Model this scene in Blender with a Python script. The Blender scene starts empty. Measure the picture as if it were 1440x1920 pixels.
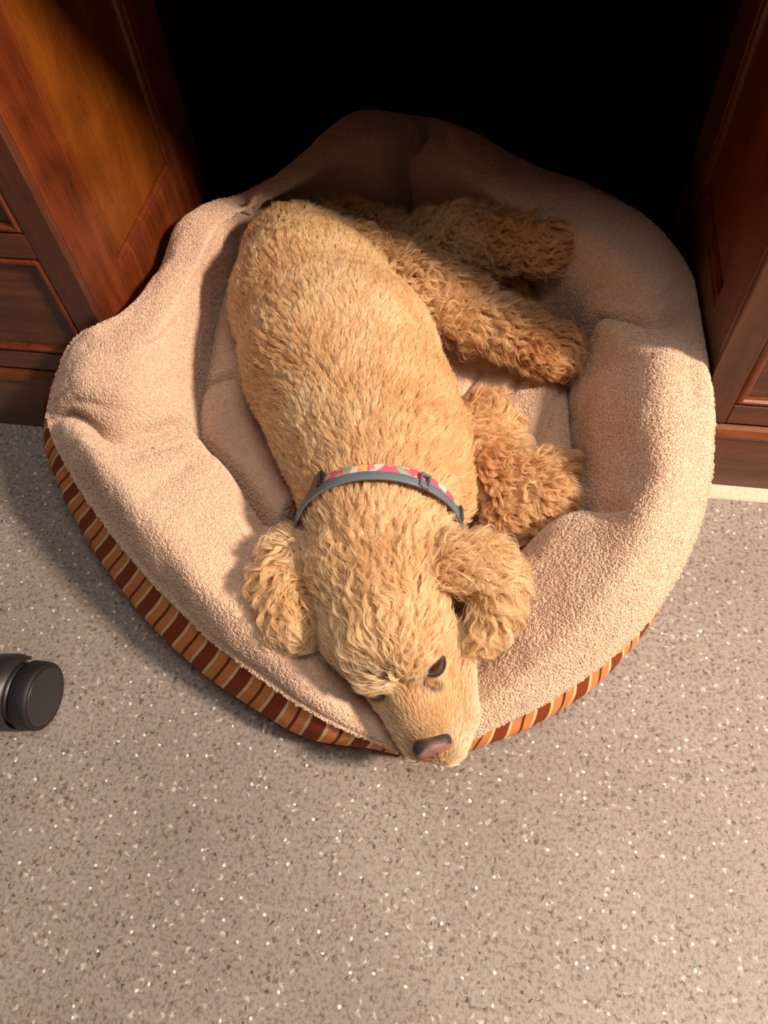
import bpy, math, random
import numpy as np
from mathutils import Vector
from mathutils.bvhtree import BVHTree
from mathutils.kdtree import KDTree

rng = np.random.default_rng(7)
random.seed(7)
scn = bpy.context.scene
col = scn.collection

# ------------------------------------------------------------------ camera
F_PX = 1380.0
H_CAM = 0.84
R_ = np.array([[0.98624006, 0.0979208, -0.13319935],
               [0.15358078, -0.84087236, 0.51898614],
               [-0.06118411, -0.53230178, -0.84434076]])   # world <- camera (x right, y down, z forward)
C0 = np.array([0.1406041, -0.61263595, H_CAM])
cam_d = bpy.data.cameras.new('camera')
cam_d.sensor_fit = 'HORIZONTAL'
cam_d.sensor_width = 36.0
cam_d.lens = F_PX / 1440.0 * 36.0
cam_d.clip_start = 0.01
cam = bpy.data.objects.new('camera', cam_d)
col.objects.link(cam)
from mathutils import Matrix
M4 = Matrix.Identity(4)
for i in range(3):
    M4[i][0] = R_[i, 0]; M4[i][1] = -R_[i, 1]; M4[i][2] = -R_[i, 2]; M4[i][3] = C0[i]
cam.matrix_world = M4
scn.camera = cam

# ------------------------------------------------------------------ light
scn.view_settings.view_transform = 'Standard'
scn.view_settings.look = 'None'
scn.view_settings.gamma = 1.0
scn.view_settings.use_curve_mapping = False
scn.view_settings.exposure = 0.0
w = bpy.data.worlds.new('room_light'); scn.world = w
w.use_nodes = True
w.node_tree.nodes['Background'].inputs[0].default_value = (1.0, 0.86, 0.76, 1)
w.node_tree.nodes['Background'].inputs[1].default_value = 0.07


def area(name, loc, target, size, power, color, size_y=None):
    ld = bpy.data.lights.new(name, 'AREA')
    ld.shape = 'RECTANGLE' if size_y else 'DISK'
    ld.size = size
    if size_y: ld.size_y = size_y
    ld.energy = power; ld.color = color
    o = bpy.data.objects.new(name, ld); col.objects.link(o)
    o.location = loc
    o.rotation_euler = (Vector(target) - Vector(loc)).to_track_quat('-Z', 'Y').to_euler()
    return o


area('key_lamp', (1.95, -0.66, 2.00), (0, 0, 0.1), 0.28, 120, (1.0, 0.83, 0.66))
area('ceiling_light', (0.45, -0.50, 2.4), (0.2, -0.4, 0), 1.0, 18, (1.0, 0.93, 0.88))


# ------------------------------------------------------------------ helpers
def ray(px, py):
    return R_ @ np.array([px - 720.0, py - 960.0, F_PX])


def P(px, py, z):
    r = ray(px, py)
    return C0 + r * ((z - H_CAM) / r[2])


def depth(px, py, z):
    r = ray(px, py)
    return F_PX * (z - H_CAM) / r[2]


def m(px, py, z, rp):           # a length of rp pixels seen at that place, in metres
    return rp * depth(px, py, z) / F_PX


def vnoise(p, seed=0):
    """smooth value noise in [-1,1], p (N,3)"""
    p = np.asarray(p, float)
    i = np.floor(p).astype(np.int64); f = p - i
    f = f * f * (3 - 2 * f)
    def h(ix, iy, iz):
        n = (ix * 374761393 + iy * 668265263 + iz * 2147483647 + seed * 974711) & 0xffffffff
        n = ((n ^ (n >> 13)) * 1274126177) & 0xffffffff
        n = n ^ (n >> 16)
        return (n & 0xffff) / 32767.5 - 1.0
    r = 0
    for dx in (0, 1):
        for dy in (0, 1):
            for dz in (0, 1):
                wgt = (f[:, 0] if dx else 1 - f[:, 0]) * (f[:, 1] if dy else 1 - f[:, 1]) * (f[:, 2] if dz else 1 - f[:, 2])
                r = r + wgt * h(i[:, 0] + dx, i[:, 1] + dy, i[:, 2] + dz)
    return r


def link_mesh(name, verts, faces, mat=None, parent=None, smooth=True, uvs=None):
    me = bpy.data.meshes.new(name)
    me.from_pydata([tuple(v) for v in verts], [], [tuple(f) for f in faces])
    me.update()
    if smooth:
        me.polygons.foreach_set('use_smooth', [True] * len(me.polygons))
    if uvs is not None:
        ul = me.uv_layers.new(name='UVMap')
        li = np.empty(len(me.loops), np.int32); me.loops.foreach_get('vertex_index', li)
        ul.data.foreach_set('uv', np.asarray(uvs, np.float32)[li].ravel())
    o = bpy.data.objects.new(name, me); col.objects.link(o)
    if mat: me.materials.append(mat)
    if parent: o.parent = parent
    return o


def tag(o, label=None, cat=None, group=None, kind=None):
    if label: o['label'] = label
    if cat: o['category'] = cat
    if group: o['group'] = group
    if kind: o['kind'] = kind
    return o


def empty(name, loc=(0, 0, 0)):
    o = bpy.data.objects.new(name, None); col.objects.link(o); o.location = loc
    o.empty_display_size = 0.05
    return o


def keep_parent(o, p):
    """parent without moving: parents here only carry a translation"""
    o.parent = p
    o.matrix_parent_inverse = Matrix.Translation(-Vector(world_loc(p)))


def world_loc(p):
    v = Vector(p.location)
    return v


class MB:
    def __init__(s): s.v = []; s.f = []
    def box(s, a, b, bev=0.0015):
        x0, y0, z0 = [min(a[i], b[i]) for i in range(3)]; x1, y1, z1 = [max(a[i], b[i]) for i in range(3)]
        e = min(bev, (x1 - x0) / 3, (y1 - y0) / 3, (z1 - z0) / 3)
        # chamfered box: 24 vertices
        n = len(s.v); idx = {}
        for ix, (X, sx) in enumerate(((x0, 1), (x1, -1))):
            for iy, (Y, sy) in enumerate(((y0, 1), (y1, -1))):
                for iz, (Z, sz) in enumerate(((z0, 1), (z1, -1))):
                    for ax in range(3):
                        q = [X + sx * e, Y + sy * e, Z + sz * e]
                        q[ax] = (X, Y, Z)[ax]
                        idx[(ix, iy, iz, ax)] = len(s.v); s.v.append(tuple(q))
        F = s.f
        for ax in range(3):
            o1, o2 = [a_ for a_ in range(3) if a_ != ax]
            for side in (0, 1):
                qs = []
                for (u, vv) in ((0, 0), (1, 0), (1, 1), (0, 1)):
                    k = [0, 0, 0]; k[ax] = side; k[o1] = u; k[o2] = vv
                    qs.append(idx[(*k, ax)])
                F.append(qs)
        for ax in range(3):                       # edges running along ax
            o1, o2 = [a_ for a_ in range(3) if a_ != ax]
            for u in (0, 1):
                for vv in (0, 1):
                    k0 = [0, 0, 0]; k0[o1] = u; k0[o2] = vv; k1 = list(k0); k1[ax] = 1
                    F.append([idx[(*k0, o1)], idx[(*k1, o1)], idx[(*k1, o2)], idx[(*k0, o2)]])
        for ix in (0, 1):
            for iy in (0, 1):
                for iz in (0, 1):
                    F.append([idx[(ix, iy, iz, 0)], idx[(ix, iy, iz, 1)], idx[(ix, iy, iz, 2)]])
        return s
    def prism(s, prof, a, b, up):
        """profile [(u,v)] in the frame (side, up) swept from a to b"""
        a = np.array(a, float); b = np.array(b, float); t = (b - a) / np.linalg.norm(b - a)
        up = np.array(up, float); side = np.cross(t, up); n = len(s.v)
        for q in (a, b):
            for (u, vv) in prof: s.v.append(tuple(q + side * u + up * vv))
        k = len(prof)
        for i in range(k): s.f.append([n + i, n + (i + 1) % k, n + k + (i + 1) % k, n + k + i])
        s.f.append([n + i for i in range(k)][::-1]); s.f.append([n + k + i for i in range(k)])
        return s
    def lathe(s, prof, c, ax, seg=64, capped=True):
        """profile [(distance along ax, radius)]"""
        c = np.array(c, float); ax = np.array(ax, float); ax /= np.linalg.norm(ax)
        u = np.cross(ax, (0, 0, 1)) if abs(ax[2]) < .9 else np.cross(ax, (1, 0, 0)); u /= np.linalg.norm(u); w_ = np.cross(ax, u)
        n = len(s.v)
        for (d, r) in prof:
            for k in range(seg):
                a = 2 * math.pi * k / seg
                s.v.append(tuple(c + ax * d + (u * math.cos(a) + w_ * math.sin(a)) * r))
        for j in range(len(prof) - 1):
            for k in range(seg):
                s.f.append([n + j * seg + k, n + j * seg + (k + 1) % seg, n + (j + 1) * seg + (k + 1) % seg, n + (j + 1) * seg + k])
        if capped:
            s.f.append([n + k for k in range(seg)][::-1]); s.f.append([n + (len(prof) - 1) * seg + k for k in range(seg)])
        return s
    def build(s, name, mat, parent=None, smooth=False):
        import bmesh
        o = link_mesh(name, s.v, s.f, mat, None, smooth)
        bm = bmesh.new(); bm.from_mesh(o.data); bmesh.ops.recalc_face_normals(bm, faces=bm.faces); bm.to_mesh(o.data); bm.free()
        if parent: keep_parent(o, parent)
        return o


# ------------------------------------------------------------------ materials
def mat_new(name):
    mt = bpy.data.materials.new(name); mt.use_nodes = True
    nt = mt.node_tree; nt.nodes.clear()
    out = nt.nodes.new('ShaderNodeOutputMaterial')
    b = nt.nodes.new('ShaderNodeBsdfPrincipled')
    nt.links.new(b.outputs[0], out.inputs[0])
    return mt, nt, b


def N(nt, kind, **kw):
    n = nt.nodes.new(kind)
    for k, v in kw.items():
        if k.startswith('i_'):
            key = k[2:]
            key = int(key) if key.isdigit() else key.replace('_', ' ')
            n.inputs[key].default_value = v
        else: setattr(n, k, v)
    return n


def ramp(nt, stops, interp='LINEAR'):
    r = nt.nodes.new('ShaderNodeValToRGB'); r.color_ramp.interpolation = interp
    e = r.color_ramp.elements
    while len(e) > 1: e.remove(e[0])
    e[0].position = stops[0][0]; e[0].color = (*stops[0][1], 1)
    for p_, c_ in stops[1:]:
        q = e.new(p_); q.color = (*c_, 1)
    return r


def S(r, g, b):                       # display colour 0-255 to linear
    f = lambda c: ((c / 255 + .055) / 1.055) ** 2.4 if c > 10 else c / 255 / 12.92
    return (f(r), f(g), f(b))


def simple(name, colr, rough=.5, metal=0, coat=0, bump=0, bscale=300):
    mt, nt, b = mat_new(name)
    tc = N(nt, 'ShaderNodeTexCoord'); no = N(nt, 'ShaderNodeTexNoise', i_Scale=bscale, i_Detail=3.0)
    nt.links.new(tc.outputs['Object'], no.inputs['Vector'])
    c2 = tuple(c * .82 for c in colr)
    r = ramp(nt, [(.3, c2), (.7, colr)]); nt.links.new(no.outputs[0], r.inputs[0]); nt.links.new(r.outputs[0], b.inputs['Base Color'])
    b.inputs['Roughness'].default_value = rough; b.inputs['Metallic'].default_value = metal; b.inputs['Coat Weight'].default_value = coat
    if bump:
        bp = N(nt, 'ShaderNodeBump', i_Strength=bump, i_Distance=.001); nt.links.new(no.outputs[0], bp.inputs['Height']); nt.links.new(bp.outputs[0], b.inputs['Normal'])
    return mt


def wood(name, dark, mid, light, grain=(18, 18, 1.2), figure=.5, rough=.38, coat=.25):
    mt, nt, b = mat_new(name); L = nt.links.new
    tc = N(nt, 'ShaderNodeTexCoord')
    mp = N(nt, 'ShaderNodeMapping'); mp.inputs['Scale'].default_value = grain
    L(tc.outputs['Object'], mp.inputs[0])
    n1 = N(nt, 'ShaderNodeTexNoise', i_Scale=1.6, i_Detail=6.0, i_Roughness=.6, i_Distortion=1.2); L(mp.outputs[0], n1.inputs['Vector'])
    mp2 = N(nt, 'ShaderNodeMapping'); mp2.inputs['Scale'].default_value = tuple(g * 9 for g in grain); L(tc.outputs['Object'], mp2.inputs[0])
    n2 = N(nt, 'ShaderNodeTexNoise', i_Scale=3.0, i_Detail=4.0, i_Roughness=.7); L(mp2.outputs[0], n2.inputs['Vector'])
    n3 = N(nt, 'ShaderNodeTexNoise', i_Scale=9.0, i_Detail=3.0, i_Distortion=1.5); L(tc.outputs['Object'], n3.inputs['Vector'])
    a1 = N(nt, 'ShaderNodeMath', operation='MULTIPLY_ADD'); L(n2.outputs[0], a1.inputs[0]); a1.inputs[1].default_value = .35; 
    mx = N(nt, 'ShaderNodeMath', operation='MULTIPLY'); L(n1.outputs[0], mx.inputs[0]); mx.inputs[1].default_value = .65; L(mx.outputs[0], a1.inputs[2])
    a2 = N(nt, 'ShaderNodeMath', operation='MULTIPLY_ADD'); L(n3.outputs[0], a2.inputs[0]); a2.inputs[1].default_value = figure; L(a1.outputs[0], a2.inputs[2])
    sub = N(nt, 'ShaderNodeMath', operation='SUBTRACT'); L(a2.outputs[0], sub.inputs[0]); sub.inputs[1].default_value = figure * .5
    r = ramp(nt, [(.30, dark), (.5, mid), (.72, light)]); L(sub.outputs[0], r.inputs[0]); L(r.outputs[0], b.inputs['Base Color'])
    b.inputs['Roughness'].default_value = rough; b.inputs['Coat Weight'].default_value = coat; b.inputs['Coat Roughness'].default_value = .3
    bp = N(nt, 'ShaderNodeBump', i_Strength=.5, i_Distance=.0006); L(n2.outputs[0], bp.inputs['Height']); L(bp.outputs[0], b.inputs['Normal'])
    return mt


M_frame = wood('stained_oak_frame', S(58, 22, 8), S(108, 47, 20), S(140, 72, 34), figure=.28)
M_panel = wood('stained_oak_panel', S(84, 40, 12), S(118, 60, 16), S(146, 80, 24), grain=(10, 10, 2.0), figure=.32, rough=.34)
M_front = wood('stained_oak_front', S(50, 24, 14), S(84, 44, 26), S(110, 60, 36), grain=(14, 14, 1.2), figure=.3)
M_rail = wood('stained_oak_rail', S(56, 27, 14), S(92, 49, 28), S(126, 74, 42), grain=(1.2, 14, 22), figure=.3)
M_top = wood('stained_oak_top', S(60, 26, 12), S(104, 52, 26), S(134, 76, 40), grain=(1.2, 14, 22), figure=.3)
M_back = simple('shade_black_board', S(24, 17, 13), .8)  # near-black colour stands in for the deep shade under the desk


def floor_mat():
    mt, nt, b = mat_new('speckled_vinyl'); L = nt.links.new
    tc = N(nt, 'ShaderNodeTexCoord')
    # large soft variation
    n0 = N(nt, 'ShaderNodeTexNoise', i_Scale=4.0, i_Detail=2.0); L(tc.outputs['Object'], n0.inputs['Vector'])
    r0 = ramp(nt, [(.3, S(150, 138, 130)), (.7, S(170, 158, 150))]); L(n0.outputs[0], r0.inputs[0])
    # fine mottling
    n1 = N(nt, 'ShaderNodeTexNoise', i_Scale=230.0, i_Detail=4.0, i_Roughness=.65); L(tc.outputs['Object'], n1.inputs['Vector'])
    r1 = ramp(nt, [(.36, (.36, .33, .31)), (.5, (.84, .82, .80)), (.68, (1.0, 1.0, 1.0))]); L(n1.outputs[0], r1.inputs[0])
    mA = N(nt, 'ShaderNodeMix', data_type='RGBA', blend_type='MULTIPLY'); mA.inputs[0].default_value = .75
    L(r0.outputs[0], mA.inputs[6]); L(r1.outputs[0], mA.inputs[7])
    cur = mA.outputs[2]
    def chips(scale, lo, hi, keep, colr, seed, cur, shapey=.35):
        wob = N(nt, 'ShaderNodeTexNoise', i_Scale=scale * 1.6, i_Detail=2.0); L(tc.outputs['Object'], wob.inputs['Vector'])
        ad = N(nt, 'ShaderNodeVectorMath', operation='MULTIPLY_ADD'); L(wob.outputs['Color'], ad.inputs[0])
        ad.inputs[1].default_value = (shapey * 2 / scale,) * 3; L(tc.outputs['Object'], ad.inputs[2])
        of = N(nt, 'ShaderNodeVectorMath', operation='ADD'); of.inputs[1].default_value = (seed * 1.37, seed * 2.11, 0); L(ad.outputs[0], of.inputs[0])
        v = N(nt, 'ShaderNodeTexVoronoi', voronoi_dimensions='2D', i_Scale=scale); L(of.outputs[0], v.inputs['Vector'])
        rr = ramp(nt, [(lo, (1, 1, 1)), (hi, (0, 0, 0))]); L(v.outputs['Distance'], rr.inputs[0])
        wn = N(nt, 'ShaderNodeSeparateColor'); L(v.outputs['Color'], wn.inputs[0])
        th = N(nt, 'ShaderNodeMath', operation='LESS_THAN'); L(wn.outputs[0], th.inputs[0]); th.inputs[1].default_value = keep
        mu = N(nt, 'ShaderNodeMath', operation='MULTIPLY'); L(rr.outputs[0], mu.inputs[0]); L(th.outputs[0], mu.inputs[1])
        mi = N(nt, 'ShaderNodeMix', data_type='RGBA'); L(mu.outputs[0], mi.inputs[0]); L(cur, mi.inputs[6]); mi.inputs[7].default_value = (*colr, 1)
        return mi.outputs[2], mu.outputs[0], v
    cur, _, _ = chips(150, .10, .38, .34, S(128, 112, 102), 1, cur, .6)
    cur, _, _ = chips(115, .06, .30, .28, S(98, 84, 78), 2, cur, .7)
    cur, _, _ = chips(120, .10, .24, .10, S(80, 66, 60), 5, cur, .6)
    cur, _, _ = chips(130, .05, .34, .12, S(204, 194, 184), 3, cur, .7)
    cur, gl, gv = chips(36, .040, .065, .55, S(240, 236, 232), 4, cur, .12)  # mica flecks in white: sparkle glints painted into the colour
    L(cur, b.inputs['Base Color'])
    # the white glint flecks are smoother than the vinyl too
    rg = N(nt, 'ShaderNodeMath', operation='MULTIPLY_ADD'); L(gl, rg.inputs[0]); rg.inputs[1].default_value = -.30; rg.inputs[2].default_value = .52
    L(rg.outputs[0], b.inputs['Roughness'])
    mm = N(nt, 'ShaderNodeMath', operation='MULTIPLY'); L(gl, mm.inputs[0]); mm.inputs[1].default_value = .0; L(mm.outputs[0], b.inputs['Metallic'])
    n4 = N(nt, 'ShaderNodeTexNoise', i_Scale=420.0, i_Detail=3.0); L(tc.outputs['Object'], n4.inputs['Vector'])
    bp = N(nt, 'ShaderNodeBump', i_Strength=.6, i_Distance=.0008); L(n4.outputs[0], bp.inputs['Height']); L(bp.outputs[0], b.inputs['Normal'])
    return mt


M_floor = floor_mat()


def fleece_mat():
    mt, nt, b = mat_new('beige_fleece'); L = nt.links.new
    tc = N(nt, 'ShaderNodeTexCoord')
    n0 = N(nt, 'ShaderNodeTexNoise', i_Scale=7.0, i_Detail=2.0); L(tc.outputs['Object'], n0.inputs['Vector'])
    r0 = ramp(nt, [(.3, S(212, 179, 152)), (.7, S(220, 188, 161))]); L(n0.outputs[0], r0.inputs[0])
    wv = N(nt, 'ShaderNodeTexNoise', i_Scale=120.0, i_Detail=2.0); L(tc.outputs['Object'], wv.inputs['Vector'])
    ad = N(nt, 'ShaderNodeVectorMath', operation='MULTIPLY_ADD'); L(wv.outputs['Color'], ad.inputs[0]); ad.inputs[1].default_value = (.014,) * 3; L(tc.outputs['Object'], ad.inputs[2])
    n1 = N(nt, 'ShaderNodeTexNoise', i_Scale=260.0, i_Detail=2.5, i_Roughness=.55); n1.noise_type = 'RIDGED_MULTIFRACTAL' if hasattr(n1, 'noise_type') else n1.noise_type
    L(ad.outputs[0], n1.inputs['Vector'])
    n2 = N(nt, 'ShaderNodeTexNoise', i_Scale=420.0, i_Detail=3.0); L(tc.outputs['Object'], n2.inputs['Vector'])
    s1 = N(nt, 'ShaderNodeMath', operation='MULTIPLY_ADD'); L(n1.outputs[0], s1.inputs[0]); s1.inputs[1].default_value = .55
    s2 = N(nt, 'ShaderNodeMath', operation='MULTIPLY'); L(n2.outputs[0], s2.inputs[0]); s2.inputs[1].default_value = .5; L(s2.outputs[0], s1.inputs[2])
    bp = N(nt, 'ShaderNodeBump', i_Strength=.9, i_Distance=.0032); L(s1.outputs[0], bp.inputs['Height']); L(bp.outputs[0], b.inputs['Normal'])
    L(r0.outputs[0], b.inputs['Base Color'])
    b.inputs['Roughness'].default_value = .95
    b.inputs['Sheen Weight'].default_value = .25; b.inputs['Sheen Roughness'].default_value = .5; b.inputs['Sheen Tint'].default_value = (1, .9, .82, 1)
    b.inputs['Specular IOR Level'].default_value = .1
    return mt


M_fleece = fleece_mat()


def stripe_mat():
    mt, nt, b = mat_new('striped_cotton'); L = nt.links.new
    uv = N(nt, 'ShaderNodeUVMap'); uv.uv_map = 'UVMap'
    sx = N(nt, 'ShaderNodeSeparateXYZ'); L(uv.outputs[0], sx.inputs[0])
    sk = N(nt, 'ShaderNodeMath', operation='MULTIPLY_ADD'); L(sx.outputs[1], sk.inputs[0]); sk.inputs[1].default_value = .06; L(sx.outputs[0], sk.inputs[2])
    fr = N(nt, 'ShaderNodeMath', operation='FRACT'); L(sk.outputs[0], fr.inputs[0])
    BR, CR, OR, DB = S(142, 62, 28), S(240, 208, 160), S(222, 142, 86), S(112, 50, 26)
    r = ramp(nt, [(0, BR), (.28, CR), (.35, OR), (.56, DB), (.63, OR), (.86, CR), (.93, BR)], 'CONSTANT'); L(fr.outputs[0], r.inputs[0])
    L(r.outputs[0], b.inputs['Base Color']); b.inputs['Roughness'].default_value = .8
    tc = N(nt, 'ShaderNodeTexCoord'); n = N(nt, 'ShaderNodeTexNoise', i_Scale=900.0); L(tc.outputs['Object'], n.inputs['Vector'])
    bp = N(nt, 'ShaderNodeBump', i_Strength=.4, i_Distance=.0004); L(n.outputs[0], bp.inputs['Height']); L(bp.outputs[0], b.inputs['Normal'])
    b.inputs['Specular IOR Level'].default_value = .2
    return mt


M_stripe = stripe_mat()

# ------------------------------------------------------------------ setting
XL, XR = -0.348, 0.380          # the knee hole between the two pedestals
fl = MB().box((-1.3, -2.2, -0.02), (1.5, 1.05, 0.0)).build('floor', M_floor); tag(fl, kind='structure')
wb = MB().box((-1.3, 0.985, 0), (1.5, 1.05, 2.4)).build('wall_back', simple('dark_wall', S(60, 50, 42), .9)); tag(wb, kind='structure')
M_grout = simple('rough_sealant', S(214, 200, 176), .9, bump=1.0, bscale=260)
tr = MB().prism([(0, 0), (.024, 0), (.022, .002), (.006, .006), (0, .006)], (0.34, 0.0, 0), (1.5, 0.0, 0), (0, 0, 1))
tro = tr.build('trim_1', M_grout); tag(tro, kind='structure')


def frame_loop(mb, put, u0, u1, v0, v1, prof):
    """mitred moulding round a rectangle; prof = [(inset, height)]"""
    n = len(mb.v); k = len(prof)
    for (ins, h) in prof:
        for (u, v_) in ((u0 + ins, v0 + ins), (u1 - ins, v0 + ins), (u1 - ins, v1 - ins), (u0 + ins, v1 - ins)): mb.v.append(put(u, v_, h))
    for a in range(k):
        b_ = (a + 1) % k
        for c in range(4): mb.f.append([n + a * 4 + c, n + a * 4 + (c + 1) % 4, n + b_ * 4 + (c + 1) % 4, n + b_ * 4 + c])


def pedestal(name, x0, x1, inner, label):
    """frame-and-panel desk pedestal; inner = +1 when its knee-hole side faces +x"""
    e = empty(name, ((x0 + x1) / 2, 0.4, 0))
    zt = 0.80; yb = 0.40; pz = 0.123
    b = MB().box((x0, 0.012, pz), (x1, yb, zt))                       # carcass
    b.build('carcass', M_frame, e)
    # plinth with a bevelled top in slightly lighter wood
    f = MB().box((x0 - (0 if inner > 0 else .006), -0.006, 0.0), (x1 + (.006 if inner > 0 else 0), yb, pz - .016))
    pl = f.build('plinth', M_rail, e)
    sx = 1 if inner > 0 else -1
    xs = x1 if inner > 0 else x0
    f = MB().prism([(-.012, 0), (.009, 0), (.009, .004), (.005, .011), (-.012, .016)], (x0 - .002, 0.0, pz - .016), (x1 + .002, 0.0, pz - .016), (0, 0, 1))
    f.build('plinth_moulding', M_top, e)
    # front face frame
    fx0, fx1 = x0, x1
    FW = 0.037
    MB().box((fx0, 0, pz), (fx0 + FW, .012, zt)).build('front_stile', M_front, e)
    MB().box((fx1 - FW, 0, pz), (fx1, .012, zt)).build('front_stile', M_front, e)
    rails = [pz, .311, .55, zt - .03]
    for z in rails:
        MB().box((fx0 + FW, 0.0005, z), (fx1 - FW, .012, min(zt, z + (.033 if z < .2 else .034)))).build('front_rail', M_rail, e)
    # drawer fronts: recessed panel with raised moulding
    for z0, z1 in ((pz + .033, .311), (.345, .55), (.584, zt - .03)):
        d = MB().box((fx0 + FW + .001, .006, z0 + .001), (fx1 - FW - .001, .0125, z1 - .001)).build('drawer', M_rail, e)
        q = MB(); t = .010
        a0, a1 = fx0 + FW + .001, fx1 - FW - .001
        frame_loop(q, lambda u, v_, h: (u, .007 - h, v_), a0, a1, z0 + .001, z1 - .001, ((0, -.004), (0, .005), (.003, .007), (.006, .007), (.008, .004), (t, .003), (t, -.004)))
        mo = q.build('drawer_moulding', M_frame)
        mo.parent = d
    # knee-hole side: panels in a frame, the rails and stiles standing proud
    # the frame's outer face is x = xs, so the carcass there is set back by the panel
    for (y0, y1) in ((0.0125, .086), (.315, .40)):
        MB().box((xs - sx * .012, y0, pz), (xs, y1, zt), .0008).build('side_stile', M_frame, e)
    for (z0, z1) in ((pz, .225), (zt - .07, zt)):
        for (y0, y1) in ((.086, .315),):
            MB().box((xs - sx * .012, y0 - .0006, z0), (xs - sx * .0004, y1 + .0006, z1), .0008).build('side_rail', M_frame, e)
    for (y0, y1) in ((.086, .315),):
        z0, z1 = .225, zt - .07; t = .013; mo = MB()
        frame_loop(mo, lambda u, v_, h: (xs - sx * (.012 - h), u, v_), y0 - .001, y1 + .001, z0 - .001, z1 + .001, ((0, -.002), (0, .010), (.003, .0105), (.006, .009), (.009, .009), (t, .005), (t, -.002)))
        mo.build('side_moulding', M_frame, e)
    for (y0, y1) in ((.086, .315),):
        MB().box((xs - sx * .014, y0 + .012, .237), (xs - sx * .0075, y1 - .012, zt - .082), .002).build('side_panel', M_panel, e)
    tag(e, label, 'cabinet')
    return e


pedestal('desk_pedestal', -0.80, XL, 1, 'dark stained wooden desk pedestal left of the pet bed, warm light on its panelled side')
pedestal('desk_pedestal', XR, 0.86, -1, 'dark stained wooden desk pedestal right of the pet bed, its inner side in shadow')
# carcass walls are flush behind the frames: shave them
for o in list(col.objects):
    if o.name.startswith('carcass'):
        for v in o.data.vertices:
            if o.data.vertices and abs(v.co.x - XL) < .004: v.co.x -= .0125
            if abs(v.co.x - XR) < .004: v.co.x += .0125
dt = MB().box((-0.84, -0.02, .801), (0.90, .96, .836), .006).build('desktop', M_top)
tag(dt, 'wooden desk top above the knee hole, bridging the two pedestals', 'desktop')
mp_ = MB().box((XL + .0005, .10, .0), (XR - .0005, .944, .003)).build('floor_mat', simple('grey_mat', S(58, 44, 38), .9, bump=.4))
tag(mp_, 'dark flat mat on the floor under the desk behind the pet bed', 'mat')
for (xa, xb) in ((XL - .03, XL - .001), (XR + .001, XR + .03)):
    o = MB().box((xa, .401, 0), (xb, .944, .80)).build('shade_side_board', M_back)  # boards added to keep the recess black where only shade falls
    tag(o, 'added board, coloured near black for the shade, on the %s of the recess under the desk' % ('left' if xa < 0 else 'right'), 'board')
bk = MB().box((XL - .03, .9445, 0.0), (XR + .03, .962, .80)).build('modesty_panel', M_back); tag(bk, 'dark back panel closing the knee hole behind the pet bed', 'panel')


# ------------------------------------------------------------------ pet bed
def catmull(pts, t, closed):
    pts = np.asarray(pts, float); n = len(pts)
    i = np.floor(t).astype(int); f = (t - i)[:, None]
    def g(k): return pts[k % n] if closed else pts[np.clip(k, 0, n - 1)]
    p0, p1, p2, p3 = g(i - 1), g(i), g(i + 1), g(i + 2)
    sh = (slice(None),) + (None,) * (pts.ndim - 2) + (slice(None),)
    f = f.reshape(-1, *([1] * (pts.ndim - 1)))
    return .5 * ((2 * p1) + (-p0 + p2) * f + (2 * p0 - 5 * p1 + 4 * p2 - p3) * f ** 2 + (-p0 + 3 * p1 - 3 * p2 + p3) * f ** 3)


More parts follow.
